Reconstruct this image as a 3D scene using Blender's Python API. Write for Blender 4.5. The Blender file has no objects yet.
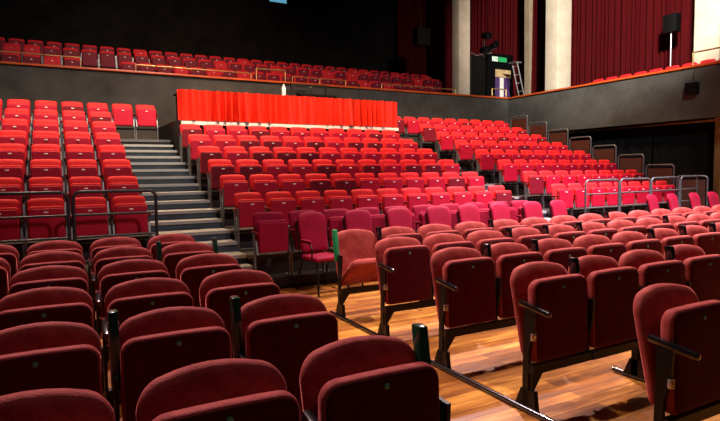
import bpy, bmesh, math, random
from mathutils import Vector, Matrix
random.seed(7)
C = bpy.context.scene.collection
SC = bpy.context.scene
PI = math.pi

# ------------------------------------------------------------------ camera
def make_camera():
    f, pitch, yaw, roll = 555.2164, 0.0681, 0.4980, -0.0119
    F = Vector((math.sin(yaw)*math.cos(pitch), math.cos(yaw)*math.cos(pitch), -math.sin(pitch)))
    R = Vector((math.cos(yaw), -math.sin(yaw), 0)); U = R.cross(F)
    c, s = math.cos(roll), math.sin(roll)
    R2 = c*R + s*U; U2 = -s*R + c*U
    cam = bpy.data.cameras.new('camera'); o = bpy.data.objects.new('camera', cam); C.objects.link(o)
    cam.sensor_width = 36; cam.lens = f/720*36; cam.clip_start = 0.05; cam.clip_end = 200
    M = Matrix((R2, U2, -F)).transposed().to_4x4(); M.translation = Vector((0, 0, 1.55))
    o.matrix_world = M; SC.camera = o
make_camera()
SC.view_settings.view_transform = 'Standard'; SC.view_settings.look = 'None'
SC.view_settings.exposure = 0.0; SC.view_settings.gamma = 1.0
SC.view_settings.use_curve_mapping = False
W = bpy.data.worlds.new('world'); SC.world = W; W.use_nodes = True
W.node_tree.nodes['Background'].inputs[0].default_value = (1.0, 0.9, 0.85, 1)
W.node_tree.nodes['Background'].inputs[1].default_value = 0.004

def area_light(name, loc, target, size, power, color, size_y=None, spread=180):
    l = bpy.data.lights.new(name, 'AREA'); l.energy = power; l.color = color; l.size = size
    if size_y: l.shape = 'RECTANGLE'; l.size_y = size_y
    l.spread = math.radians(spread)
    o = bpy.data.objects.new(name, l); C.objects.link(o); o.location = loc
    d = Vector(target)-Vector(loc); o.rotation_euler = d.to_track_quat('-Z', 'Y').to_euler()
    return o
def spot_light(name, loc, target, power, color, angle, blend=.6, radius=.15):
    l = bpy.data.lights.new(name, 'SPOT'); l.energy = power; l.color = color
    l.spot_size = math.radians(angle); l.spot_blend = blend; l.shadow_soft_size = radius
    o = bpy.data.objects.new(name, l); C.objects.link(o); o.location = loc
    d = Vector(target)-Vector(loc); o.rotation_euler = d.to_track_quat('-Z', 'Y').to_euler()
    return o
# house lights over the raked seats (warm), over the flat floor, the stage wash, and added wall fills
spot_light('house_light_centre', (5.0, 10.8, 9.6), (5.0, 12.2, 1.8), 7000, (1.0, .62, .34), 84, .9, .2)
spot_light('house_light_right', (11.0, 10.6, 9.6), (11.5, 12.0, 1.8), 6000, (1.0, .60, .32), 80, .9, .2)
spot_light('house_light_left', (-0.5, 10.6, 9.6), (-0.5, 12.0, 1.8), 5200, (1.0, .64, .38), 78, .9, .2)
spot_light('floor_light_right', (10.2, 5.8, 8.8), (9.4, 5.4, 0.5), 19000, (1.0, .80, .80), 76, .8, .15)
spot_light('floor_light_middle', (6.0, 5.4, 8.8), (5.6, 4.6, 0.5), 5000, (1.0, .84, .78), 60, .9, .15)
spot_light('floor_light_left', (0.2, 5.6, 8.8), (0.0, 4.0, 0.6), 650, (1.0, .74, .80), 60, .9, .15)
spot_light('floor_backlight_left', (0.3, 10.0, 9.3), (0.2, 3.2, 0.8), 6800, (1.0, .72, .68), 50, .8, .15)
spot_light('floor_backlight_right', (8.5, 10.5, 9.3), (6.0, 4.0, 0.8), 6000, (1.0, .76, .74), 56, .8, .15)
spot_light('aisle_light', (3.4, 5.2, 8.0), (3.5, 3.6, 0.0), 1100, (1.0, .80, .52), 46, .9, .2)
spot_light('column_light', (8.0, 4.0, 9.0), (17.0, 12.6, 7.4), 15000, (1.0, .93, .82), 46, .6, .3)
spot_light('wall_fill', (8.0, 3.0, 9.0), (14.0, 15.0, 3.4), 3500, (1.0, .93, .84), 60, .9, .3)  # added fill without a fixture, brightens the grey balcony front
spot_light('back_wall_fill', (3.0, 8.0, 9.4), (1.5, 16.6, 3.0), 1700, (1.0, .93, .82), 100, .9, .3)  # second added fill, lifts the left part of the back wall
spot_light('balcony_light', (4.0, 12.0, 9.6), (4.5, 18.0, 4.6), 1600, (1.0, .58, .36), 85, .9, .3)
spot_light('stage_wash', (4.0, -1.5, 9.0), (5.5, 11.0, 1.4), 2000, (1.0, .66, .66), 62, .45, .3)
spot_light('stage_wash_pink', (6.5, -1.5, 8.5), (9.5, 8.8, 1.0), 1800, (1.0, .38, .62), 46, .8, .3)
area_light('stage_fill', (3.0, -3.0, 7.0), (4.0, 5.0, 1.0), 4.0, 30, (1.0, .80, .80), 1.5)

# ------------------------------------------------------------------ materials
def mat(name, col, rough=.5, metal=0., spec=.5, sheen=0., sheen_tint=(1, 1, 1), sheen_rough=.4, var=0., vscale=8., bump=0., bscale=60., col2=None, stretch=(1, 1, 1), emis=None, estr=0, coat=0.):
    m = bpy.data.materials.new(name); m.use_nodes = True
    nt = m.node_tree; N = nt.nodes; L = nt.links; b = N['Principled BSDF']
    b.inputs['Base Color'].default_value = (*col, 1); b.inputs['Roughness'].default_value = rough
    b.inputs['Metallic'].default_value = metal; b.inputs['Specular IOR Level'].default_value = spec
    b.inputs['Sheen Weight'].default_value = sheen; b.inputs['Sheen Tint'].default_value = (*sheen_tint, 1)
    b.inputs['Sheen Roughness'].default_value = sheen_rough; b.inputs['Coat Weight'].default_value = coat
    if emis: b.inputs['Emission Color'].default_value = (*emis, 1); b.inputs['Emission Strength'].default_value = estr
    tc = N.new('ShaderNodeTexCoord')
    if var or col2:
        mp = N.new('ShaderNodeMapping'); mp.inputs['Scale'].default_value = stretch
        L.new(tc.outputs['Object'], mp.inputs[0])
        n = N.new('ShaderNodeTexNoise'); n.inputs['Scale'].default_value = vscale; n.inputs['Detail'].default_value = 6
        n.inputs['Roughness'].default_value = .65
        L.new(mp.outputs[0], n.inputs['Vector'])
        r = N.new('ShaderNodeValToRGB'); c2 = col2 or tuple(min(1, c*(1+var)) for c in col)
        c1 = col if col2 else tuple(c*(1-var) for c in col)
        r.color_ramp.elements[0].position = .35; r.color_ramp.elements[0].color = (*c1, 1)
        r.color_ramp.elements[1].position = .68; r.color_ramp.elements[1].color = (*c2, 1)
        L.new(n.outputs['Fac'], r.inputs[0]); L.new(r.outputs[0], b.inputs['Base Color'])
    if bump:
        n2 = N.new('ShaderNodeTexNoise'); n2.inputs['Scale'].default_value = bscale; n2.inputs['Detail'].default_value = 4
        L.new(tc.outputs['Object'], n2.inputs['Vector'])
        bp = N.new('ShaderNodeBump'); bp.inputs['Strength'].default_value = bump; bp.inputs['Distance'].default_value = .01
        L.new(n2.outputs['Fac'], bp.inputs['Height']); L.new(bp.outputs[0], b.inputs['Normal'])
    return m

M = {}
M['velvet'] = mat('worn_velvet', (.21, .022, .022), .75, spec=.12, sheen=.8, sheen_tint=(1, .27, .24), sheen_rough=.24, col2=(.36, .062, .055), vscale=9, bump=.25, bscale=120)
M['velvet_dark'] = mat('seat_board_cloth', (.062, .0025, .005), .8, spec=.10, sheen=.10, sheen_tint=(1, .3, .3), var=.25, vscale=14, bump=.15, bscale=160)
M['red'] = mat('red_upholstery', (.58, .014, .022), .62, spec=.22, sheen=.08, sheen_tint=(1, .4, .25), var=.12, vscale=7)
M['red_board'] = mat('red_seat_board', (.42, .003, .030), .55, spec=.3, var=.1, vscale=5)
M['red_board_dark'] = mat('dark_red_seat_board', (.16, .003, .016), .6, spec=.25, var=.12, vscale=5)
M['crimson'] = mat('crimson_upholstery', (.24, .002, .026), .7, spec=.15, sheen=.06, sheen_tint=(1, .25, .4), var=.12, vscale=7)
M['black'] = mat('black_metal', (.003, .003, .0035), .4, spec=.25)
M['black_gloss'] = mat('black_gloss_armrest', (.006, .006, .008), .18, spec=.7, coat=.5)
M['green'] = mat('dark_green_enamel', (.005, .055, .028), .22, spec=.6, coat=.4)
M['green_bright'] = mat('green_enamel', (.01, .30, .10), .3, spec=.6)
M['bolt'] = mat('greenish_bolt', (.07, .30, .19), .3, metal=.0)
M['steel'] = mat('grey_steel', (.16, .18, .19), .38, metal=.6, spec=.5)
M['tube'] = mat('guard_rail_tube', (.09, .11, .13), .35, metal=.3)
M['tube_dark'] = mat('dark_guard_rail_tube', (.05, .06, .075), .35, metal=.6)
M['plate'] = mat('white_plate', (.9, .88, .85), .4)
M['brass'] = mat('brass', (.75, .50, .20), .3, metal=.8)
M['wall'] = mat('grey_render_wall', (.050, .048, .043), .85, spec=.2, col2=(.095, .093, .084), vscale=.9, bump=.3, bscale=25)
M['black_wall'] = mat('black_wall_and_shade', (.010, .009, .008), .9, spec=.1, var=.4, vscale=1.5)
M['cap'] = mat('red_brown_wood_cap', (.62, .10, .018), .35, spec=.5, var=.3, vscale=3, stretch=(1, 8, 8))
M['column'] = mat('cream_column', (.72, .64, .50), .7, spec=.3, col2=(.60, .51, .38), vscale=2.2, bump=.2, bscale=14)
M['tan_column'] = mat('tan_column', (.30, .23, .15), .7, var=.15, vscale=2)
M['curtain'] = mat('dark_red_curtain', (.060, .0008, .0020), .85, spec=.1, sheen=.06, sheen_tint=(1, .2, .2), var=.15, vscale=3)
M['black_curtain'] = mat('black_drape', (.006, .007, .009), .9, spec=.1, var=.2, vscale=3)
M['cloth'] = mat('red_satin_cloth', (.66, .016, .004), .5, spec=.35, sheen=.1, sheen_tint=(1, .4, .2), var=.08, vscale=2)
M['tread'] = mat('worn_step_tread', (.19, .21, .22), .6, col2=(.30, .31, .31), vscale=4)
M['riser'] = mat('blue_grey_riser', (.035, .065, .095), .7, var=.3, vscale=5)
M['nosing'] = mat('aluminium_nosing', (.36, .42, .45), .35, metal=.3)
M['deck'] = mat('dark_deck', (.02, .02, .022), .8, var=.3, vscale=6)
M['panel'] = mat('brown_panel', (.045, .016, .009), .6, var=.25, vscale=5)
M['tan'] = mat('tan_timber', (.60, .42, .20), .6, var=.3, vscale=3)
M['white'] = mat('white_paint', (.85, .85, .82), .5)
M['dark'] = mat('black_plastic', (.004, .004, .0045), .5, spec=.2)
M['silver'] = mat('silver', (.5, .5, .52), .3, metal=.8)
M['purple'] = mat('purple_drape', (.06, .02, .12), .8)

def wood_floor():
    m = bpy.data.materials.new('stage_boards'); m.use_nodes = True
    nt = m.node_tree; N = nt.nodes; L = nt.links; b = N['Principled BSDF']
    tc = N.new('ShaderNodeTexCoord')
    br = N.new('ShaderNodeTexBrick'); br.inputs['Scale'].default_value = 1.0
    br.inputs['Brick Width'].default_value = 1.9; br.inputs['Row Height'].default_value = .115
    br.inputs['Mortar Size'].default_value = .0025; br.inputs['Mortar Smooth'].default_value = .2
    br.inputs['Color1'].default_value = (0, 0, 0, 1); br.inputs['Color2'].default_value = (1, 1, 1, 1)
    br.inputs['Mortar'].default_value = (.3, .3, .3, 1); br.inputs['Bias'].default_value = 0; br.offset = .37
    L.new(tc.outputs['Object'], br.inputs['Vector'])
    mp = N.new('ShaderNodeMapping'); mp.inputs['Scale'].default_value = (.6, 4.2, 1)
    L.new(tc.outputs['Object'], mp.inputs[0])
    n1 = N.new('ShaderNodeTexNoise'); n1.inputs['Scale'].default_value = 1.6; n1.inputs['Detail'].default_value = 6; n1.inputs['Roughness'].default_value = .6
    L.new(mp.outputs[0], n1.inputs['Vector'])
    mp2 = N.new('ShaderNodeMapping'); mp2.inputs['Scale'].default_value = (2, 40, 1)
    L.new(tc.outputs['Object'], mp2.inputs[0])
    n2 = N.new('ShaderNodeTexNoise'); n2.inputs['Scale'].default_value = 2.5; n2.inputs['Detail'].default_value = 5
    L.new(mp2.outputs[0], n2.inputs['Vector'])
    ramp = N.new('ShaderNodeValToRGB'); e = ramp.color_ramp.elements
    e[0].position = 0; e[0].color = (.05, .013, .003, 1)
    e[1].position = 1; e[1].color = (.70, .32, .060, 1)
    x = e.new(.5); x.color = (.27, .088, .013, 1)
    a1 = N.new('ShaderNodeMath'); a1.operation = 'MULTIPLY_ADD'; a1.inputs[1].default_value = .38; a1.inputs[2].default_value = -.05
    L.new(br.outputs['Color'], a1.inputs[0])
    a2 = N.new('ShaderNodeMath'); a2.operation = 'MULTIPLY_ADD'; a2.inputs[1].default_value = 1.7
    L.new(n1.outputs['Fac'], a2.inputs[0]); L.new(a1.outputs[0], a2.inputs[2])
    a3 = N.new('ShaderNodeMath'); a3.operation = 'MULTIPLY_ADD'; a3.inputs[1].default_value = .5
    L.new(n2.outputs['Fac'], a3.inputs[0]); L.new(a2.outputs[0], a3.inputs[2])
    a4 = N.new('ShaderNodeMath'); a4.operation = 'SUBTRACT'; a4.inputs[1].default_value = .74
    L.new(a3.outputs[0], a4.inputs[0]); L.new(a4.outputs[0], ramp.inputs[0])
    mx = N.new('ShaderNodeMix'); mx.data_type = 'RGBA'; mx.inputs['B'].default_value = (.03, .010, .004, 1)
    L.new(br.outputs['Fac'], mx.inputs['Factor']); L.new(ramp.outputs[0], mx.inputs['A'])
    L.new(mx.outputs['Result'], b.inputs['Base Color'])
    b.inputs['Roughness'].default_value = .34; b.inputs['Specular IOR Level'].default_value = .45
    bp = N.new('ShaderNodeBump'); bp.inputs['Strength'].default_value = .15; bp.inputs['Distance'].default_value = .004
    L.new(n2.outputs['Fac'], bp.inputs['Height']); L.new(bp.outputs[0], b.inputs['Normal'])
    return m
M['floor'] = wood_floor()

# ------------------------------------------------------------------ mesh helpers
class MB:
    def __init__(s): s.v = []; s.f = []; s.sm = []
    def add(s, vs, fs, smooth=False):
        k = len(s.v); s.v += [tuple(v) for v in vs]; s.f += [tuple(i+k for i in f) for f in fs]; s.sm += [smooth]*len(fs); return s
    def box(s, x0, x1, y0, y1, z0, z1, b=0.0):
        if b <= 0:
            return s.add([(x0,y0,z0),(x1,y0,z0),(x1,y1,z0),(x0,y1,z0),(x0,y0,z1),(x1,y0,z1),(x1,y1,z1),(x0,y1,z1)],
                  [(3,2,1,0),(4,5,6,7),(0,1,5,4),(1,2,6,5),(2,3,7,6),(3,0,4,7)])
        bm = bmesh.new(); bmesh.ops.create_cube(bm, size=1)
        for v in bm.verts: v.co = Vector(((x0+x1)/2+v.co.x*(x1-x0), (y0+y1)/2+v.co.y*(y1-y0), (z0+z1)/2+v.co.z*(z1-z0)))
        bmesh.ops.bevel(bm, geom=list(bm.edges), offset=b, segments=2, affect='EDGES', profile=.6)
        bm.verts.index_update()
        s.add([v.co[:] for v in bm.verts], [[v.index for v in f.verts] for f in bm.faces], True); bm.free(); return s
    def tube(s, pts, r, n=8, closed=False):
        pts = [Vector(p) for p in pts]; k = len(pts); rings = []
        up = None
        for i, p in enumerate(pts):
            if closed: d = (pts[(i+1) % k]-pts[i-1])
            else: d = pts[min(i+1, k-1)]-pts[max(i-1, 0)]
            d.normalize()
            if up is None:
                a = Vector((0, 0, 1)) if abs(d.z) < .9 else Vector((1, 0, 0)); up = d.cross(a).normalized()
            else:
                up = (up-d*up.dot(d)).normalized()
            w = d.cross(up); rings.append([p+(up*math.cos(2*PI*j/n)+w*math.sin(2*PI*j/n))*r for j in range(n)])
        vs = [v for rg in rings for v in rg]; fs = []
        for i in range(k if closed else k-1):
            a = i*n; b = ((i+1) % k)*n
            for j in range(n): fs.append((a+j, a+(j+1) % n, b+(j+1) % n, b+j))
        if not closed: fs += [tuple(range(n))[::-1], tuple((k-1)*n+j for j in range(n))]
        return s.add(vs, fs, True)
    def prism(s, poly, axis, a0, a1):
        # poly: 2-D points; axis 'x' -> (y,z) extruded in x, 'y' -> (x,z), 'z' -> (x,y)
        n = len(poly)
        def P(p, a):
            return {'x': (a, p[0], p[1]), 'y': (p[0], a, p[1]), 'z': (p[0], p[1], a)}[axis]
        vs = [P(p, a0) for p in poly]+[P(p, a1) for p in poly]
        fs = [tuple(range(n)), tuple(range(2*n-1, n-1, -1))]+[(i, n+i, n+(i+1) % n, (i+1) % n) for i in range(n)]
        return s.add(vs, fs)
    def pad(s, outline, prof_f, prof_b, yfn, cx=0, cz=0):
        # a cushion: outline in (x,z); profiles [(scale, offset)], front goes -y, back +y; yfn(x,z) gives the mid surface
        n = len(outline); rings = []
        seq = [(sc, -t) for sc, t in prof_f]+[(sc, t) for sc, t in reversed(prof_b)]
        vs = []; 
        for sc, t in seq:
            for (x, z) in outline:
                xx = cx+(x-cx)*sc; zz = cz+(z-cz)*sc; vs.append((xx, yfn(xx, zz)+t, zz))
        fs = []
        for i in range(len(seq)-1):
            for j in range(n): fs.append((i*n+j, i*n+(j+1) % n, (i+1)*n+(j+1) % n, (i+1)*n+j))
        k = len(seq)
        c0 = len(vs); vs.append((cx, yfn(cx, cz)-prof_f[0][1], cz)); vs.append((cx, yfn(cx, cz)+prof_b[0][1], cz))
        for j in range(n):
            fs.append((c0, (j+1) % n, j)); fs.append((c0+1, (k-1)*n+j, (k-1)*n+(j+1) % n))
        return s.add(vs, fs, True)
    def lathe(s, prof, cx=0, cy=0, n=16):
        vs = [(cx+r*math.cos(2*PI*j/n), cy+r*math.sin(2*PI*j/n), z) for r, z in prof for j in range(n)]
        fs = [(i*n+j, i*n+(j+1) % n, (i+1)*n+(j+1) % n, (i+1)*n+j) for i in range(len(prof)-1) for j in range(n)]
        fs += [tuple(range(n))[::-1], tuple((len(prof)-1)*n+j for j in range(n))]
        return s.add(vs, fs, True)
    def build(s, name, m, parent=None, loc=None, rz=0.0):
        me = bpy.data.meshes.new(name); me.from_pydata(s.v, [], s.f); me.polygons.foreach_set('use_smooth', s.sm); me.update()
        bm = bmesh.new(); bm.from_mesh(me); bmesh.ops.recalc_face_normals(bm, faces=bm.faces); bm.to_mesh(me); bm.free()
        me.materials.append(m)
        if any(s.sm):
            try: me.set_sharp_from_angle(angle=math.radians(50))
            except Exception: pass
        o = bpy.data.objects.new(name, me); C.objects.link(o)
        if parent: o.parent = parent
        if loc: o.location = loc
        o.rotation_euler.z = rz
        return o
def tag(o, label=None, cat=None, group=None, kind=None):
    if label: o['label'] = label
    if cat: o['category'] = cat
    if group: o['group'] = group
    if kind: o['kind'] = kind
    return o
def empty(name, loc=(0, 0, 0), rz=0):
    o = bpy.data.objects.new(name, None); C.objects.link(o); o.location = loc; o.rotation_euler.z = rz; o.empty_display_size = .1
    return o
def struct(name, mb, m): return tag(mb.build(name, m), kind='structure')
def copy_tree(o, kids, parent=None):
    c = o.copy(); C.objects.link(c)
    if parent: c.parent = parent
    for ch in kids.get(o.name, []): copy_tree(ch, kids, c)
    return c
def kid_map(root):
    d = {}
    def rec(o):
        d[o.name] = list(o.children)
        for c in o.children: rec(c)
    rec(root); return d
class Proto:
    def __init__(s, root): s.root = root; s.kids = None; s.used = False
    def place(s, loc, rz=0, label=None, cat=None, group=None):
        if s.kids is None: s.kids = kid_map(s.root)
        if not s.used: o = s.root; s.used = True; s.src = o
        else: o = copy_tree(s.src, s.kids)
        o.location = loc; o.rotation_euler = (0, 0, rz); tag(o, label, cat, group); return o
ORD = 'first second third fourth fifth sixth seventh eighth ninth tenth eleventh twelfth thirteenth fourteenth fifteenth sixteenth seventeenth eighteenth nineteenth twentieth'.split()
def ordw(i):
    if i < 20: return ORD[i]
    return ('twenty' if i < 29 else 'thirty')+('-'+ORD[(i-20) % 10] if True else '')

def rr_outline(hw, z0, z1, r, crown=0., n=5, hw0=None, rb=None, k=6):
    """rounded rectangle in (x,z), optional arched top, optional narrower foot"""
    hw0 = hw0 or hw; rb = rb or r*.5; pts = []
    def arc(cx, cz, rad, a0, a1):
        for i in range(n+1):
            a = math.radians(a0+(a1-a0)*i/n); pts.append((cx+rad*math.cos(a), cz+rad*math.sin(a)))
    arc(-hw0+rb, z0+rb, rb, 180, 270); 
    for i in range(1, k): pts.append((-hw0+rb+(2*hw0-2*rb)*i/k, z0))
    arc(hw0-rb, z0+rb, rb, 270, 360)
    for i in range(1, k): pts.append((hw0+(hw-hw0)*i/k, z0+rb+(z1-r-z0-rb)*i/k))
    arc(hw-r, z1-r, r, 0, 90)
    for i in range(1, k):
        x = hw-r-(2*hw-2*r)*i/k; pts.append((x, z1))
    arc(-hw+r, z1-r, r, 90, 180)
    for i in range(1, k): pts.append((-hw+(hw-hw0)*i/k, z1-r+(z0+rb-z1+r)*i/k))
    out = []
    for x, z in pts:
        t = max(0, (z-(z1-r*1.6))/(r*1.6)); out.append((x, z+crown*(1-(x/hw)**2)*t))
    return out
PUFF = [(.05, 1), (.5, 1.0), (.78, .95), (.9, .80), (.965, .55), (1, .2)]
def puff(t, sc=1.): return [(a, t*b) for a, b in PUFF]
FLATP = [(.05, 1), (.6, 1), (.9, 1), (.97, .95), (.995, .7), (1, .35)]
def flatp(t): return [(a, t*b) for a, b in FLATP]

# ------------------------------------------------------------------ large structure
T0, TD, TR = 7.75, .8226, .2819          # tier front, depth, rise
def tz(k): return .384+(k-1)*TR           # deck height of tier k (1..8)
def tf(k): return T0+(k-1)*TD             # front edge of tier k
def ty(k): return 8.2916+(k-1)*TD         # plane of the number plates
XF, YF, ZT, ZB = 15.72, 16.6, 4.40, 2.94  # balcony fascia
struct('floor', MB().box(-9, 17.5, -4, 17, -.1, 0), M['floor'])
struct('wall_back_lower', MB().box(-9, 17.5, YF, YF+.25, 0, ZT-.04), M['wall'])
struct('wall_balcony_front', MB().box(XF, XF+.25, -4, YF, ZB, ZT-.04), M['wall'])
struct('trim_1', MB().box(-9, XF, YF-.07, YF+.32, ZT-.04, ZT+.02, .012), M['cap'])
struct('trim_2', MB().box(XF-.07, XF+.32, -4, YF-.07, ZT-.04, ZT+.02, .012), M['cap'])
struct('floor_balcony_back', MB().box(-9, 24, YF+.25, 24, 3.5, 3.7), M['deck'])
struct('floor_balcony_right', MB().box(XF+.25, 19, -4, YF+.25, 3.2, 3.4), M['deck'])
struct('wall_back_upper', MB().box(-9, 24, 23, 23.2, 3.7, 10), M['black_wall'])
struct('wall_right', MB().box(19, 19.2, -4, 23, 3.2, 10), M['black_wall'])
struct('wall_left', MB().box(-9.2, -9, -4, 23, 0, 10), M['black_wall'])
struct('ceiling', MB().box(-9, 19, -4, 23, 10, 10.2), M['black_wall'])
struct('wall_right_lower', MB().box(16.6, 16.8, -4, 9.2, 0, 3.2), M['tan'])
struct('wall_right_recess', MB().box(16.6, 16.8, 9.2, YF, 0, 3.2), M['black_wall'])  # black here paints in the shadow beneath the balcony front
struct('beam', MB().box(16.36, 16.44, 6, YF, 2.88, 2.93), M['tan'])
# balcony tiers at the back
for k, (y, z) in enumerate(((18.15, 4.15), (19.15, 4.62), (20.05, 4.95), (20.95, 5.25))):
    struct('floor_balcony_tier_%d' % (k+1), MB().box(-9, 15.0, y-.45, 23, z-.5, z), M['deck'])
# columns
def column(n, x0, x1, y0, y1): struct('column_%d' % n, MB().box(x0, x1, y0, y1, 3.4, 10, .03), M['column'])
column(1, 17.0, 17.77, 15.33, 15.93)
column(2, 17.0, 17.72, 9.38, 10.12)
column(3, 14.4, 14.97, 18.0, 18.45)
struct('column_4', MB().prism([(17.40, 3.7), (17.48, 3.7), (17.54, 6.3), (17.58, 10), (17.34, 10), (17.36, 7)], 'y', 17.15, 17.4), M['tan_column'])

# raked seating deck
def deck():
    for k in range(1, 9):
        y1 = tf(k+1)+.25 if k < 8 else YF-.6
        segs = [(-6.2, 1.17), (2.36, 8.03), (9.27, 13.5)]
        if k >= 7: segs = [(-6.2, 1.17), (8.6, 13.5)]
        if k == 8: segs = [(-6.2, 2.36), (8.6, 13.5)]
        for a, b in segs:
            yy = tf(k)
            struct('floor_tier', MB().box(a, b, yy, y1, tz(k)-.30 if k > 1 else 0.05, tz(k)), M['deck'])
            struct('trim_tier', MB().box(a, b, yy-.025, yy, tz(k)-.05, tz(k)+.004), M['steel'])
deck()
def stairs(name, x0, x1, label, kmax, top=False):
    r = empty(name, ((x0+x1)/2, T0-.6, 0)); tag(r, label, 'stairs')
    w = (x1-x0)/2
    y = T0-.6
    steps = [(T0-.56, .13), (T0-.28, .26)]
    for k in range(1, kmax+1):
        steps.append((tf(k), tz(k)))
        if k < kmax or top: steps.append((tf(k)+TD-.36, tz(k)+TR/2))
    for i, (yy, z) in enumerate(steps):
        y1 = (steps[i+1][0]+.06) if i+1 < len(steps) else yy+.5
        MB().box(-w, w, yy-(T0-.6)+.02, y1-(T0-.6), max(0.0, z-.16), z-.012).build('riser', M['riser'], r)
        t = MB().box(-w, w, yy-(T0-.6), y1-(T0-.6)+.0, z-.012, z+.008).build('tread', M['tread'], r)
        MB().box(-w, w, yy-(T0-.6)-.012, yy-(T0-.6)+.05, z-.035, z+.012).build('nosing', M['nosing'], t)
stairs('aisle_stairs', 1.19, 2.345, 'grey aisle stairs with pale nosings between the left and centre raked seat blocks', 7, True)
stairs('aisle_stairs', 8.05, 9.25, 'grey metal aisle steps between the centre and right raked seat blocks', 6)

# desk platform over the top tiers of the centre block
pl = empty('desk_platform', (5.5, 14.1, tz(6))); tag(pl, 'dark platform with white front edge carrying the red skirted control desk', 'platform')
MB().box(-3.12, 2.85, -.98, 1.4, 0, 2.77-tz(6)).build('platform_base', M['dark'], pl)
MB().box(-2.97, 2.85, -1.03, -.98, 2.69-tz(6), 2.77-tz(6)).build('platform_edge', M['white'], pl)

# curtains
def curtain_mb(p0, p1, z0, z1, pitch, amp, thick=.02, seed=1, gather=0.0):
    rnd = random.Random(seed); p0 = Vector((*p0, 0)); p1 = Vector((*p1, 0)); d = p1-p0; Ln = d.length; d.normalize(); nrm = Vector((-d.y, d.x, 0))
    n = int(Ln/pitch*8); ph = 0; rows = []
    prof = []
    for i in range(n+1):
        ph += 2*PI/8*(1+.35*math.sin(i*.13+seed)+rnd.uniform(-.25, .25)); prof.append(amp*(math.sin(ph)+.35*math.sin(ph*.37+1)))
    vs = []; fs = []; zs = [z0+(z1-z0)*j/6 for j in range(7)]
    for side in (0, 1):
        for j, z in enumerate(zs):
            for i in range(n+1):
                k = 1-gather*(1-(z-z0)/(z1-z0))*math.sin(i*.05+seed)
                p = p0+d*(Ln*i/n)+nrm*(prof[i]*(.75+.25*(1-j/6))*k+side*thick); vs.append((p.x, p.y, z))
    m = (n+1)*7
    for j in range(6):
        for i in range(n):
            a = j*(n+1)+i; fs.append((a, a+1, a+n+2, a+n+1)); fs.append((m+a, m+a+n+1, m+a+n+2, m+a+1))
    for i in range(n): 
        fs.append((i, m+i, m+i+1, i+1)); a = 6*(n+1)+i; fs.append((a, a+1, m+a+1, m+a))
    for j in range(6):
        a = j*(n+1); fs.append((a, a+n+1, m+a+n+1, m+a)); a += n; fs.append((a, m+a, m+a+n+1, a+n+1))
    b = MB(); b.add(vs, fs, True); return b
tag(curtain_mb((18.1, 3.0), (18.1, 15.95), 3.42, 9.9, .21, .075, seed=3).build('curtain', M['curtain']), 'dark red pleated curtain between the two cream columns above the side balcony', 'curtain')
tag(curtain_mb((18.3, 16.1), (18.3, 22.6), 3.75, 9.9, .21, .07, seed=5).build('curtain', M['curtain']), 'dark red curtain behind the ladder, past the cream corner column', 'curtain')
tag(curtain_mb((16.2, 22.4), (18.1, 22.4), 3.75, 9.9, .28, .07, seed=6).build('curtain', M['curtain']), 'dark red curtain behind the balcony control position', 'curtain')
tag(curtain_mb((14.4, 22.5), (16.0, 22.5), 4.9, 9.8, .3, .06, seed=8).build('curtain', M['curtain']), 'dim red curtain hanging behind the last back balcony seats', 'curtain')
for i, (a, b, w) in enumerate(((9.15, 10.8, 'at the end beside the tan wall'), (10.85, 13.3, 'in the middle of the drape line'), (13.35, 15.9, 'in the corner under the balcony'))):
    tag(curtain_mb((16.25, a), (16.25, b), .02, 2.84, .5, .03, seed=10+i).build('black_drape', M['black_curtain']), 'black drape hanging below the side balcony, '+w, 'curtain', 'black drapes under the side balcony')

# ------------------------------------------------------------------ raked block seats
def make_tier_seat(board, ends=False, pad='red', plate=True):
    r = empty('folding_chair')
    o = rr_outline(.218, .40, .865, .05, .012, hw0=.20)
    MB().pad(o, puff(.035), puff(.03), lambda x, z: .175+(z-.4)*.16, cz=.65).build('backrest', M[pad], r)
    o = rr_outline(.212, .345, .775, .045, .0)
    st = MB().pad(o, flatp(.03), puff(.055), lambda x, z: .045+(z-.35)*.02, cz=.56).build('seat', M[pad], r)
    o = rr_outline(.203, .355, .745, .04, .0)
    MB().pad(o, flatp(.012), flatp(.006), lambda x, z: .010+(z-.35)*.02, cz=.55).build('seat_board', board, st)
    if plate: MB().box(-.026, .026, -.006, .004, .690, .708, .003).build('number_plate', M['plate'], st)
    for s in (-1, 1):
        m = MB(); m.prism([(.05, 0), (.13, 0), (.15, .60), (.09, .60)], 'x', s*.243-.008, s*.243+.008)
        m.prism([(.0, .33), (.06, .33), (.10, .50), (.05, .50)], 'x', s*.232-.012, s*.232+.012)
        m.box(s*.236-.018, s*.236+.018, .02, .20, 0, .015)
        m.build('side_bracket', M['steel'], r)
    MB().box(-.243, .243, .09, .13, .26, .30).build('cross_beam', M['black'], r)
    for s in ((-1, 1) if ends else (-1,)):
        MB().box(s*.239-.018, s*.239+.018, -.02, .22, .60, .635, .012).build('armrest', M['red_board_dark'], r)
    return Proto(r)
seat_p = {(d, e): make_tier_seat(M['red_board_dark'] if d else M['red_board'], e) for d in (0, 1) for e in (0, 1)}
DARK = {('c', 6, 0), ('c', 6, 3), ('c', 5, 2), ('c', 5, 3), ('c', 5, 5), ('c', 4, 0), ('c', 4, 2), ('c', 4, 3), ('c', 4, 4), ('c', 3, 0), ('c', 3, 1), ('c', 2, 3), ('c', 3, 4),
        ('l', 8, 2), ('l', 7, 3), ('r', 2, 0), ('r', 8, -1), ('r', 7, 0)}
rnd = random.Random(5)
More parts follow.
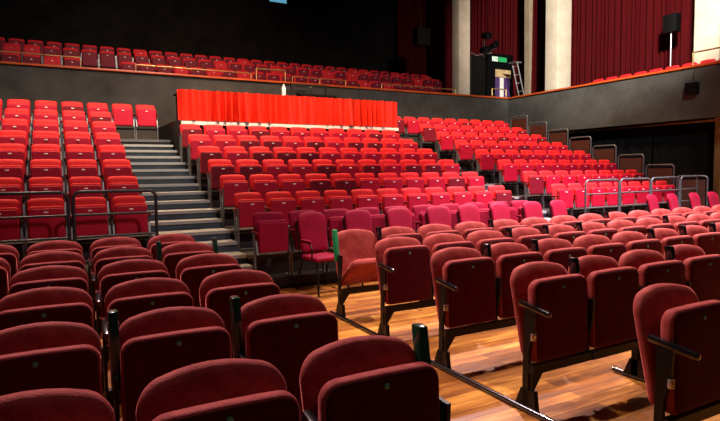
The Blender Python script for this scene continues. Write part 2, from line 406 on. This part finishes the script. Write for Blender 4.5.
def tier_seat(bl, k, i, x, last, n, dirw, block):
    dark = (bl, k, i) in DARK or (bl != 'l' and i > 3 and rnd.random() < .16)
    seat_p[(int(dark), int(last))].place((x, ty(k), tz(k)), 0,
        '%s folding seat, %s from the %s, %s tier of the %s raked block' % ('dark red' if dark else 'red', ordw(n), dirw, ordw(k-1), block), 'seat', 'folding seats of the %s raked block' % block)
for k in range(1, 9):
    for i in range(-5, 4):
        x = -.6626+i*.517
        tier_seat('l', k, i, x, i == 3, 3-i, 'stairs', 'left')
    if k == 8:
        for i, x in enumerate((1.41, 1.93)):
            seat_p[(0, 1)].place((x, ty(8), tz(8)), 0, 'red folding seat standing clear above the stair top, %s along' % ('further from' if i == 0 else 'closer to')+' the desk', 'seat')
    if k <= 6:
        for i in range(11): tier_seat('c', k, i, 2.6227+i*.515, i == 10, i, 'stairs', 'centre')
    for i in range(8): tier_seat('r', k, i, 9.53+i*.517, i == 7, i, 'steps', 'right')
seat_p[(1, 1)].place((9.0, ty(8), tz(8)), 0, 'dark red folding seat in the top tier tight against the red skirted desk', 'seat')

# ------------------------------------------------------------------ theatre chairs on the flat floor
def y_back(x, z): return .165+(z-.5)*.20-.45*x*x
def make_theatre_chair(arm='down', foot=True, armm='black_gloss', half=False, right_arm=False, right_mat='black_gloss', right_kind='up', wide=False, letter=''):
    r = empty('theatre_chair')
    dw_, dz_ = (.010, .018) if wide else (0, 0)
    o = rr_outline(.250+dw_, .34, .862+dz_, .070, .045, hw0=.236+dw_)
    MB().pad(o, puff(.035), flatp(.035), y_back, cz=.6).build('backrest', M['velvet'], r)
    if not half:
        o = rr_outline(.241+dw_*.7, .33, .832+dz_, .062, .006)
        st = MB().pad(o, flatp(.035), puff(.055), lambda x, z: .040+(z-.3)*.035, cz=.58).build('seat', M['velvet'], r)
        o = rr_outline(.231+dw_*.7, .34, .822+dz_, .054, .006)
        MB().pad(o, [(.05, .012), (.5, .012), (.9, .010), (.97, .006), (1, 0)], flatp(.004), lambda x, z: .004+(z-.3)*.035, cz=.57).build('seat_board', M['velvet_dark'], st)
        m = MB(); m.lathe([(.011, 0), (.011, .005), (.006, .008)]); m.v = [(x, .012-z, .795+y) for x, y, z in m.v]
        m.build('bolt', M['bolt'], st)
    else:
        o = rr_outline(.225, -.22, .22, .07, .0)
        m = MB().pad(o, puff(.05), flatp(.035), lambda x, z: 0); a = math.radians(38)
        m.v = [(x, -.02-z*math.cos(a)-y*math.sin(a), .50+z*math.sin(a)-y*math.cos(a)) for x, y, z in m.v]
        m.build('seat', M['velvet'], r)
    def armrest(s, kind, mt):
        if kind == 'up':
            m = MB().box(s*.256-.0215, s*.256+.0215, .10, .165, .60, .94, .012)
            m.v = [(x, y+(z-.6)*.16, z) for x, y, z in m.v]
        else:
            m = MB().box(s*.256-.019, s*.256+.019, -.115, .14, -.019, .019, .015)
            m.v = [(x, y, z+.700+(y-.14)*.13) for x, y, z in m.v]
        m.build('armrest', M[mt], r)
    for s in ([-1, 1] if right_arm else [-1]):
        m = MB(); lo = .02 if foot else .27
        m.prism([(.045, lo), (.10, lo), (.085, .68), (.0, .68), (.01, .54), (.045, .40)], 'x', s*.264-.009, s*.264+.009)
        m.build('side_standard', M['black'], r)
        if foot:
            m = MB(); m.prism([(-.02, 0), (.17, 0), (.165, .02), (.11, .15), (.0, .15)], 'x', s*.255-.018, s*.255+.018)
            m.build('foot', M['black'], r)
        armrest(s, arm if s < 0 else right_kind, armm if s < 0 else right_mat)
    if letter:
        pl_ = MB().box(-.264-.017, -.264+.017, .004, .022, .478, .524, .003).build('row_plate', M['silver'], r)
        cu = bpy.data.curves.new('row_letter', 'FONT'); cu.body = letter; cu.size = .05; cu.align_x = 'CENTER'; cu.extrude = .0006
        to = bpy.data.objects.new('row_letter', cu); C.objects.link(to); bpy.context.view_layer.update()
        me = bpy.data.meshes.new_from_object(to); bpy.data.objects.remove(to)
        lo_ = bpy.data.objects.new('row_letter', me); C.objects.link(lo_); me.materials.clear(); me.materials.append(M['black'])
        lo_.parent = pl_; lo_.rotation_euler = (PI/2, 0, 0); lo_.location = (-.264, .0035, .484)
    m = MB(); m.box(-.272, .272, .0, .05, .262, .318)
    if foot: m.prism([(-.266, .262), (-.17, .262), (-.266, .13)], 'y', .015, .04)
    m.build('cross_beam', M['black'], r)
    return Proto(r)
tc = {}
def theatre(x, y, rz, label, group, **kw):
    key = tuple(sorted(kw.items()))
    if key not in tc: tc[key] = make_theatre_chair(**kw)
    return tc[key].place((x, y, 0), rz, label, 'chair', group)
# left block
rl = -.0163
for j in range(6):
    for i in range(1, 8):
        a = -i*.559; b = j*.887
        x = 1.552+a*math.cos(rl)-b*math.sin(rl); y = 1.624+a*math.sin(rl)+b*math.cos(rl)
        up = (j, i) in ((1, 1), (1, 2), (4, 1), (3, 4))
        end = i == 1 and j in (0, 4)
        theatre(x, y, rl, 'worn dark red velvet theatre chair, %s from the aisle, %s row of left floor block' % (ordw(i-1), ordw(j)), 'theatre chairs of the left floor block',
                arm='up' if up else 'down', foot=(i % 2 == 0), armm='green' if up else 'black_gloss', right_arm=(i == 1 and j in (0, 4)), right_mat='green')
# right block
UP = {(4, 0), (4, 1), (4, 4), (3, 3), (3, 4), (3, 5), (2, 1), (2, 2), (2, 5), (2, 6), (2, 7), (1, 1), (1, 3), (1, 4), (3, 8), (4, 8)}
for j in range(0, 5):
    for i in range(0, 15):
        x = 2.86+i*.549; y = 1.596+j*.897
        if x/y > (2.0 if j < 4 else 1.95): continue
        half = (j, i) in ((4, 0),)
        arm = 'up' if (j, i) in UP else 'down'
        theatre(x, y, rnd.uniform(-.012, .012), 'worn red velvet theatre chair, %s from the aisle, %s row of right floor block' % (ordw(i), ordw(j)), 'theatre chairs of the right floor block',
                wide=True, letter='BCDE'[j] if (i == 0 and j < 4) else '', arm=arm, foot=(i % 2 == 0), armm='green_bright' if half else 'black_gloss', half=half)
# floor rails
for (x, y0, y1, w) in ((2.585, 2.30, 3.62, 'beneath the front aisle chairs'), (2.585, 4.25, 5.45, 'beneath the further aisle chairs'), (3.70, 2.36, 2.75, 'between the first two rows of right floor chairs'), (3.70, 3.10, 3.7, 'deeper in, under second and third rows')):
    tag(MB().tube([(x, y0, .022), (x, y1, .022)], .018, 8).build('floor_rail', M['black_gloss']), 'black floor tube '+w, 'rail')
tag(MB().tube([(1.27+.02, 1.9, .02), (1.28, 3.3, .02)], .018, 8).build('floor_rail', M['black_gloss']), 'black floor tube along the aisle edge of the left floor chairs', 'rail')

# crimson folding chairs on a low plinth before the raked seats
pb = empty('seat_plinth', (5.02, 7.12, 0)); tag(pb, 'low black plinth carrying the crimson chairs before the raked seats', 'plinth')
MB().box(-2.66, 2.66, -.16, .24, .03, .15, .01).build('plinth_box', M['black'], pb)
for xx in (-2.5, 0, 2.5): MB().box(xx-.04, xx+.04, -.1, .2, 0, .03).build('foot', M['black'], pb)
crim = make_tier_seat(M['crimson'], False, 'crimson', False)
for n in range(10):
    crim.place((2.52+n*.52, 7.05, .15), 0, 'bright crimson folding chair, %s from the stairs, on the plinth before the raked seats' % ordw(n), 'chair', 'crimson folding chairs below the raked seats')
# stacking conference chairs
def make_conf():
    r = empty('conference_chair')
    o = rr_outline(.215, .50, 1.0, .07, .03, hw0=.20)
    MB().pad(o, puff(.035), flatp(.025), lambda x, z: .20+(z-.5)*.22-x*x*.6, cz=.75).build('backrest', M['crimson'], r)
    o = rr_outline(.225, -.22, .22, .06, .0)
    m = MB().pad(o, puff(.03), flatp(.03), lambda x, z: 0); m.v = [(x, z*.98, .455-y) for x, y, z in m.v]; m.build('seat', M['crimson'], r)
    for sx in (-1, 1):
        MB().tube([(sx*.20, -.18, .42), (sx*.215, -.23, .25), (sx*.23, -.27, 0)], .013, 8).build('leg', M['black'], r)
        MB().tube([(sx*.20, .16, .42), (sx*.215, .25, .2), (sx*.225, .30, 0)], .013, 8).build('leg', M['black'], r)
        MB().tube([(sx*.22, .18, .42), (sx*.235, .20, .55), (sx*.22, .29, .92)], .012, 8).build('back_frame', M['black'], r)
        a = MB().tube([(sx*.235, -.12, .44), (sx*.25, -.16, .60), (sx*.25, -.10, .66), (sx*.25, .1, .665), (sx*.235, .24, .66)], .011, 8).build('arm_frame', M['black'], r)
        m = MB().box(sx*.25-.025, sx*.25+.025, -.14, .10, .668, .695, .012); m.build('arm_pad', M['crimson'], a)
    MB().tube([(-.2, -.19, .42), (.2, -.19, .42), (.2, .17, .42), (-.2, .17, .42)], .012, 8, True).build('seat_frame', M['black'], r)
    return Proto(r)
cp = make_conf()
conf = []
for n, (x, a) in enumerate(((3.02, .12), (3.70, 0), (4.39, .02), (5.09, -.03), (5.70, .06), (6.36, .12), (7.07, .02), (7.72, .14))):
    conf.append((x, 6.60, a, '%s along from the aisle end' % ordw(n) if n else 'at the aisle end beside the brown half-folded chair'))
for n, (x, a) in enumerate(((10.73, .2), (11.41, .2), (12.19, .16), (12.88, .1))):
    conf.append((x, 6.85, a, '%s of four before the grey guard rails' % ordw(n)))
for x, y, a, w in conf:
    cp.place((x, y, 0), a, 'crimson padded conference chair with black legs, '+w, 'chair', 'crimson conference chairs behind the floor blocks')

# ------------------------------------------------------------------ guard rails
def rail_path(w, z0, z1, r=.09, n=5):
    p = [(-w, z0), (-w, z1-r)]
    for i in range(1, n+1):
        a = PI-PI/2*i/n; p.append((-w+r+r*math.cos(a), z1-r+r*math.sin(a)))
    for i in range(0, n+1):
        a = PI/2-PI/2*i/n; p.append((w-r+r*math.cos(a), z1-r+r*math.sin(a)))
    p.append((w, z0)); return p
def guard(x0, x1, y, m, label, z0=.36, z1=1.28):
    r = empty('guard_rail', ((x0+x1)/2, y, z0)); tag(r, label, 'rail', None); w = (x1-x0)/2
    MB().tube([(a, 0, b) for a, b in rail_path(w, 0, z1-z0)], .021, 8).build('outer_frame', M[m], r)
    for z in (z1-z0-.29, z1-z0-.57): MB().tube([(-w, 0, z), (w, 0, z)], .016, 8).build('cross_bar', M[m], r)
    for s in (-1, 1): MB().box(s*w-.023, s*w+.023, -.02, .10, 0, .012).build('foot_plate', M[m], r)
guard(.165, 1.14, 7.78, 'tube_dark', 'dark tubular guard rail before the left raked block, by the stairs', .384, 1.35)
guard(-.98, .105, 7.78, 'tube_dark', 'dark tubular guard rail before the left raked block, second from the stairs', .384, 1.35)
guard(-2.1, -1.045, 7.78, 'tube_dark', 'dark tubular guard rail before the left raked block, third from the stairs', .384, 1.35)
guard(9.52, 10.56, 7.80, 'tube', 'grey tubular guard rail before the right raked block, first from the steps', .384, 1.335)
guard(10.612, 11.62, 7.80, 'tube', 'grey tubular guard rail before the right raked block, second from the steps', .384, 1.345)
guard(11.675, 12.70, 7.80, 'tube', 'grey tubular guard rail before the right raked block, third from the steps', .384, 1.355)
guard(12.757, 13.40, 7.80, 'tube', 'short grey tubular guard rail at the wall end of the right raked block', .384, 1.365)
# stepped side guards with brown panels
for k in range(1, 9):
    y0 = ty(k)-.70; y1 = ty(k)+.04; zz = tz(k); r = empty('side_guard', (13.47, (y0+y1)/2, zz))
    tag(r, 'brown panel in a grey tubular frame at the end of the %s tier' % ordw(k-1), 'guard panel', 'stepped side guards of the right raked block')
    w = (y1-y0)/2
    MB().tube([(0, a, b) for a, b in rail_path(w, 0, .99, .08)], .021, 8).build('tube_frame', M['tube'], r)
    MB().box(-.008, .008, -w+.05, w-.05, .12, .90).build('panel', M['panel'], r)
    for s in (-1, 1): MB().box(-.03, .03, s*w-.03, s*w+.03, 0, .012).build('foot_plate', M['tube'], r)
# aisle seat end hand bars beside the stairs
for k in range(1, 7):
    tag(MB().tube([(2.365, tf(k)+.44, tz(k)), (2.365, tf(k)+.44, tz(k)+.66)], .016, 8).build('aisle_post', M['steel']),
        'grey steel post at the stair edge of the %s tier' % ordw(k-1), 'post', 'posts along the stair edge of the centre block')

# ------------------------------------------------------------------ control desk
DY = 13.10
dk = empty('control_desk', (5.45, DY+.4, 2.77)); tag(dk, 'long black topped control desk hidden behind a gathered red cloth', 'table')
MB().box(-2.92, 2.86, -.33, .45, .66, .70).build('desk_top', M['dark'], dk)
for x in (-2.85, -.95, .95, 2.78):
    for y in (-.28, .40): MB().box(x-.02, x+.02, y-.02, y+.02, 0, .66).build('leg', M['black'], dk)
def skirt():
    b = curtain_mb((2.47, DY), (8.34, DY), 2.79, 3.485, .21, .062, .012, seed=21, gather=.8)
    return b
tag(skirt().build('desk_skirt', M['cloth']), 'bright red gathered cloth hung along the front of the control desk', 'cloth')
zt = 3.47
# bottle
bt = empty('bottle', (5.47-.03, DY+.35, zt)); bt.location.x = 5.15; tag(bt, 'white bottle standing upright on the red skirted desk', 'bottle')
MB().lathe([(.05, 0), (.052, .02), (.052, .22), (.045, .26), (.025, .29)], n=14).build('bottle_body', M['white'], bt)
MB().lathe([(.022, .29), (.024, .30), (.024, .335)], n=12).build('cap', M['white'], bt)
# mixer with raised back frame
mx = empty('mixing_console', (6.04, DY+.45, zt)); tag(mx, 'black mixing console with raised lid frame on the red skirted desk', 'mixer')
m = MB(); m.prism([(-.30, 0), (.28, 0), (.28, .20), (-.30, .10)], 'x', -.50, .50); m.build('console_body', M['dark'], mx)
m = MB(); m.prism([(.33, .40), (.37, .40), (.38, .46), (.34, .46)], 'x', -.52, .50)
for xx in (-.52, .47): m.prism([(.26, .0), (.30, .0), (.37, .42), (.33, .42)], 'x', xx, xx+.03)
m.prism([(.28, .18), (.31, .18), (.32, .28), (.29, .28)], 'x', -.52, -.12); m.build('raised_lid_frame', M['dark'], mx)
m = MB()
for i in range(9): m.box(-.42+i*.1, -.40+i*.1, -.02, .02, .128, .150)
m.build('fader_caps', M['silver'], mx)
lp = empty('laptop', (5.365, DY+.32, zt)); tag(lp, 'small dark laptop open beside the mixing console', 'laptop')
MB().box(-.15, .15, -.1, .1, 0, .02).build('keyboard_base', M['dark'], lp)
m = MB(); m.prism([(.09, .02), (.10, .02), (.15, .22), (.135, .22)], 'x', -.15, .15); m.build('screen', M['dark'], lp)
ms = empty('microphone_stand', (7.35, DY+.4, zt)); tag(ms, 'thin black microphone stand on the desk near its far end', 'stand')
MB().lathe([(.06, 0), (.06, .012), (.01, .02)], n=14).build('base', M['dark'], ms)
MB().tube([(0, 0, .01), (0, 0, .42)], .008, 6).build('pole', M['dark'], ms)
MB().lathe([(.012, .42), (.018, .45), (.016, .49), (.006, .5)], n=10).build('microphone', M['dark'], ms)
lmp = empty('desk_lamp', (6.14, DY+.90, zt-.70)); tag(lmp, 'little pale lamp head on a stem behind the mixing console lid', 'lamp')
MB().lathe([(.05, 0), (.05, .01), (.01, .02)], n=12).build('base', M['dark'], lmp)
MB().tube([(0, 0, .01), (0, 0, 1.10)], .008, 6).build('stem', M['dark'], lmp)
MB().lathe([(.03, 1.10), (.03, 1.15), (.01, 1.16)], n=12).build('lamp_head', M['white'], lmp)

# ------------------------------------------------------------------ balcony seats
def make_balcony_seat(board):
    r = empty('balcony_chair')
    MB().pad(rr_outline(.215, .42, .90, .05, .012), puff(.035), puff(.03), lambda x, z: .17+(z-.4)*.16, cz=.65).build('backrest', M['red'], r)
    st = MB().pad(rr_outline(.21, .36, .80, .045), flatp(.03), puff(.055), lambda x, z: .045, cz=.57).build('seat', board, r)
    MB().box(-.02, .02, .006, .016, .715, .735).build('number_plate', M['plate'], st)
    for s in (-1, 1): MB().prism([(.05, 0), (.13, 0), (.15, .60), (.09, .60)], 'x', s*.243-.008, s*.243+.008).build('side_bracket', M['steel'], r)
    return Proto(r)
bs = [make_balcony_seat(M['red_board_dark']), make_balcony_seat(M['red'])]
for rw, (y, z, n0, n1) in enumerate(((18.5, 4.15, -4, 28), (19.5, 4.62, -4, 30), (20.4, 4.95, -4, 30))):
    n = 0
    for i in range(n0, n1):
        x = (.02, .02, .1)[rw]+i*.517
        if rw == 0 and .75 < x < 2.35 and not (1.9 < x): continue
        if rw == 1 and .9 < x < 1.5 and False: continue
        if x > (13.9, 14.8, 14.8)[rw]: continue
        bs[int(rnd.random() < .35)].place((x, y, z), 0, 'small red seat in the back balcony, %s along, %s row up' % (ordw(n), ordw(rw)), 'seat', 'back balcony seats'); n += 1
n = 0
for i in range(15):
    y = 13.2-i*.53
    if y < 5.5: break
    bs[1].place((16.42, y, 3.78), -PI/2, 'red side balcony seat before the curtain, %s from the corner column' % ordw(n), 'seat', 'side balcony seats'); n += 1
struct('floor_balcony_right_step', MB().box(16.0, 18.0, 4.5, 13.8, 3.4, 3.78), M['deck'])
# brass rails of the back balcony
def brass(x0, x1, z, label, y=17.75, h=None, posts=3, axis='x', r=.018):
    o = empty('balcony_rail', ((x0+x1)/2, y, ZT)) if axis == 'x' else empty('balcony_rail', (y, (x0+x1)/2, ZT))
    tag(o, label, 'rail'); w = (x1-x0)/2
    P = (lambda a, b: (a, 0, b)) if axis == 'x' else (lambda a, b: (0, a, b))
    MB().tube([P(-w, z-ZT), P(w, z-ZT)], r, 8).build('hand_bar', M['brass'], o)
    for k in range(posts):
        a = -w+2*w*k/(posts-1); MB().tube([P(a, h if h is not None else 0.0), P(a, z-ZT)], r*.9, 8).build('post', M['brass'], o)
    return o
YR = YF+.12
brass(-3.5, .68, 4.69, 'long brass hand rail above the back balcony cap, before the gap in its seats', YR, h=.02, posts=2)
brass(2.05, 5.35, 4.62, 'long brass hand rail in the back balcony between the seat gap and the square rail', YR, h=.02, posts=2)
brass(5.52, 6.46, 4.78, 'tall square brass rail standing on the back balcony above the red desk', YR, h=.02, posts=2, r=.024)
brass(6.7, 8.6, 4.62, 'brass hand rail on the back balcony just past the square rail', YR, h=.02, posts=3)
brass(10.0, 13.2, 4.60, 'brass hand rail at the far part of the back balcony', YR, h=.02, posts=2)
brass(6.6, 9.43, 4.80, 'brass rail on the side balcony before the end column', XF+.12, h=.02, posts=3, axis='y', r=.024)
brass(15.0, 15.72, 4.75, 'short brass rail in the corner of the two balconies', YR, h=.02, posts=2, r=.022)

# ------------------------------------------------------------------ balcony corner equipment
bp = empty('black_screen_panel', (15.02, 17.9, 3.7)); tag(bp, 'black upright panel beside the slim cream column at the balcony corner', 'panel')
MB().box(-.05, .68, 0, .12, 0, 2.55).build('panel_board', M['black'], bp)
MB().tube([(.70, .06, 0), (.70, .06, 2.45), (-.02, .06, 2.66)], .02, 8).build('edge_tube', M['silver'], bp)
dw = empty('balcony_doorway', (17.12, 18.9, 3.7)); tag(dw, 'dim doorway with pale lintel and purple drapes beneath the exit sign', 'doorway')
MB().box(.0, .95, .03, .1, 2.0, 2.34).build('lintel_panel', M['tan'], dw)
MB().box(-.45, 0, -.02, .12, 0, 3.0).build('door_surround', M['black'], dw); MB().box(.95, 1.02, -.02, .12, 0, 3.0).build('door_surround', M['black'], dw)
MB().box(0, .95, -.02, .12, 2.34, 3.0).build('header', M['black'], dw)
for a, b in ((0.02, .33), (.58, .93)): curtain_mb((a, .05), (b, .05), 0.02, 2.0, .12, .02, seed=31).build('purple_drape', M['purple'], dw)
MB().box(.33, .58, .08, .1, 0.02, 2.0).build('pale_gap_board', M['white'], dw)
ex = empty('exit_sign', (16.85, 18.87, 6.18)); tag(ex, 'small lit green and white exit sign above the balcony doorway', 'sign')
MB().box(0, .90, -.05, 0.0, .12, .40).build('sign_case', M['dark'], ex)
glow_w = mat('lit_sign_white', (.7, .8, .7), .5, emis=(.75, .9, .7), estr=.30)
glow_g = mat('lit_sign_green', (.02, .3, .1), .5, emis=(.03, .5, .15), estr=.28)
MB().box(.03, .36, -.058, -.05, .16, .36).build('pictogram_field', glow_w, ex)
m = MB(); m.box(.10, .13, -.062, -.058, .18, .34); m.box(.17, .24, -.062, -.058, .25, .28); m.prism([(.26, .20), (.33, .265), (.26, .33)], 'y', -.062, -.058)
m.build('pictogram', glow_g, ex)
MB().box(.40, .87, -.058, -.05, .16, .36).build('green_field', glow_g, ex)
# ladder
ld = empty('step_ladder', (17.36, 17.6, 3.7)); tag(ld, 'aluminium step ladder leaning at the balcony corner', 'ladder')
def bar(m, a, b, r=.025): m.tube([a, b], r, 6)
tz0 = 2.35
for s in (0, .38): MB().tube([(.35+s*.25, s-.15, 0), (-.35+s*.25, s-.15, tz0)], .028, 6).build('rail', M['silver'], ld)
for k in range(7):
    t = (k+.6)/7; MB().tube([(.35-.7*t, -.15, tz0*t), (.35-.7*t+.095, .23, tz0*t)], .018, 6).build('rung', M['silver'], ld)
MB().box(-.45, -.1, -.15, .25, tz0, tz0+.04).build('top_tray', M['silver'], ld)
# lamps on a stand
sl = empty('spotlight_stand', (16.15, 18.5, 3.7)); tag(sl, 'black spotlights clustered on a stand behind the black panel', 'stage light')
MB().tube([(0, 0, 0), (0, 0, 3.6)], .03, 8).build('pole', M['black'], sl)
for (dx, dz, a) in ((.0, 3.55, .3), (.40, 3.15, -.4), (-.1, 2.95, .1)):
    m = MB().lathe([(.07, -.2), (.13, -.15), (.14, .12), (.16, .22), (.12, .22), (.1, .1)], n=14)
    m.v = [(x+dx, -z*math.cos(a)-.1, y+z*math.sin(a)*-.6+dz) for x, y, z in m.v]; m.build('lamp_housing', M['black'], sl)
MB().tube([(-1.0, 0, 2.6), (.45, 0, 2.9)], .02, 8).build('cross_arm', M['silver'], sl)
# white draped object behind the corner column
m = MB(); m.prism([(-.35, 0), (.35, 0), (.35, .55), (-.1, .32)], 'y', 0, .5)
o = m.build('paper_stack', M['white'], None, (17.8, 16.62, 3.90)); tag(o, 'white sheeted wedge lying at the foot of the ladder by the column', 'sheet')
MB().box(-.34, .34, 0, .5, -.2, 0).build('support_crate', M['dark'], o)
# loudspeaker on pole
sp = empty('loudspeaker', (17.2, 10.95, 3.78)); tag(sp, 'black loudspeaker on a slim pole before the dark red side curtain', 'speaker')
MB().box(-.13, .13, -.22, .22, 2.05, 2.62, .02).build('cabinet', M['dark'], sp)
MB().tube([(0, 0, .02), (0, 0, 2.05)], .02, 8).build('pole', M['silver'], sp)
for a in (0, 2.1, 4.2): MB().tube([(0, 0, .6), (.32*math.cos(a), .32*math.sin(a), .01)], .012, 6).build('leg', M['black'], sp)
sp2 = empty('wall_speaker', (XF-.02, 9.3, 3.63)); tag(sp2, 'small black speaker box fixed to the grey side balcony front', 'speaker')
MB().box(-.20, .02, -.15, .15, 0, .30, .015).build('cabinet', M['dark'], sp2)
MB().tube([(.0, 0, .30), (.0, .02, .5), (-.0, -.02, .75)], .008, 6).build('cable', M['black'], sp2)
# dark loudspeaker hanging at the back
sp3 = empty('hanging_speaker', (13.2, 18.9, 7.0)); tag(sp3, 'dark loudspeaker hanging before the dim back curtain', 'speaker')
MB().box(-.3, .3, -.2, .2, -.35, .35, .02).build('cabinet', M['black'], sp3)
MB().tube([(0, 0, .35), (-.2, 0, 3.0)], .012, 6).build('hanging_cable', M['dark'], sp3)
# screen window glow high on the back wall
scr = empty('projector_window', (8.62, 22.98, 8.92)); tag(scr, 'small bluish lit window high on the black back wall', 'window')
MB().box(-.45, .45, -.02, .0, -.12, .42).build('window_frame', M['black'], scr)
MB().box(-.38, .38, -.035, -.02, -.07, .38).build('lit_pane', mat('lit_pane', (.1, .2, .3), .3, emis=(.12, .38, .60), estr=.8), scr)
# box beneath the side guards etc.
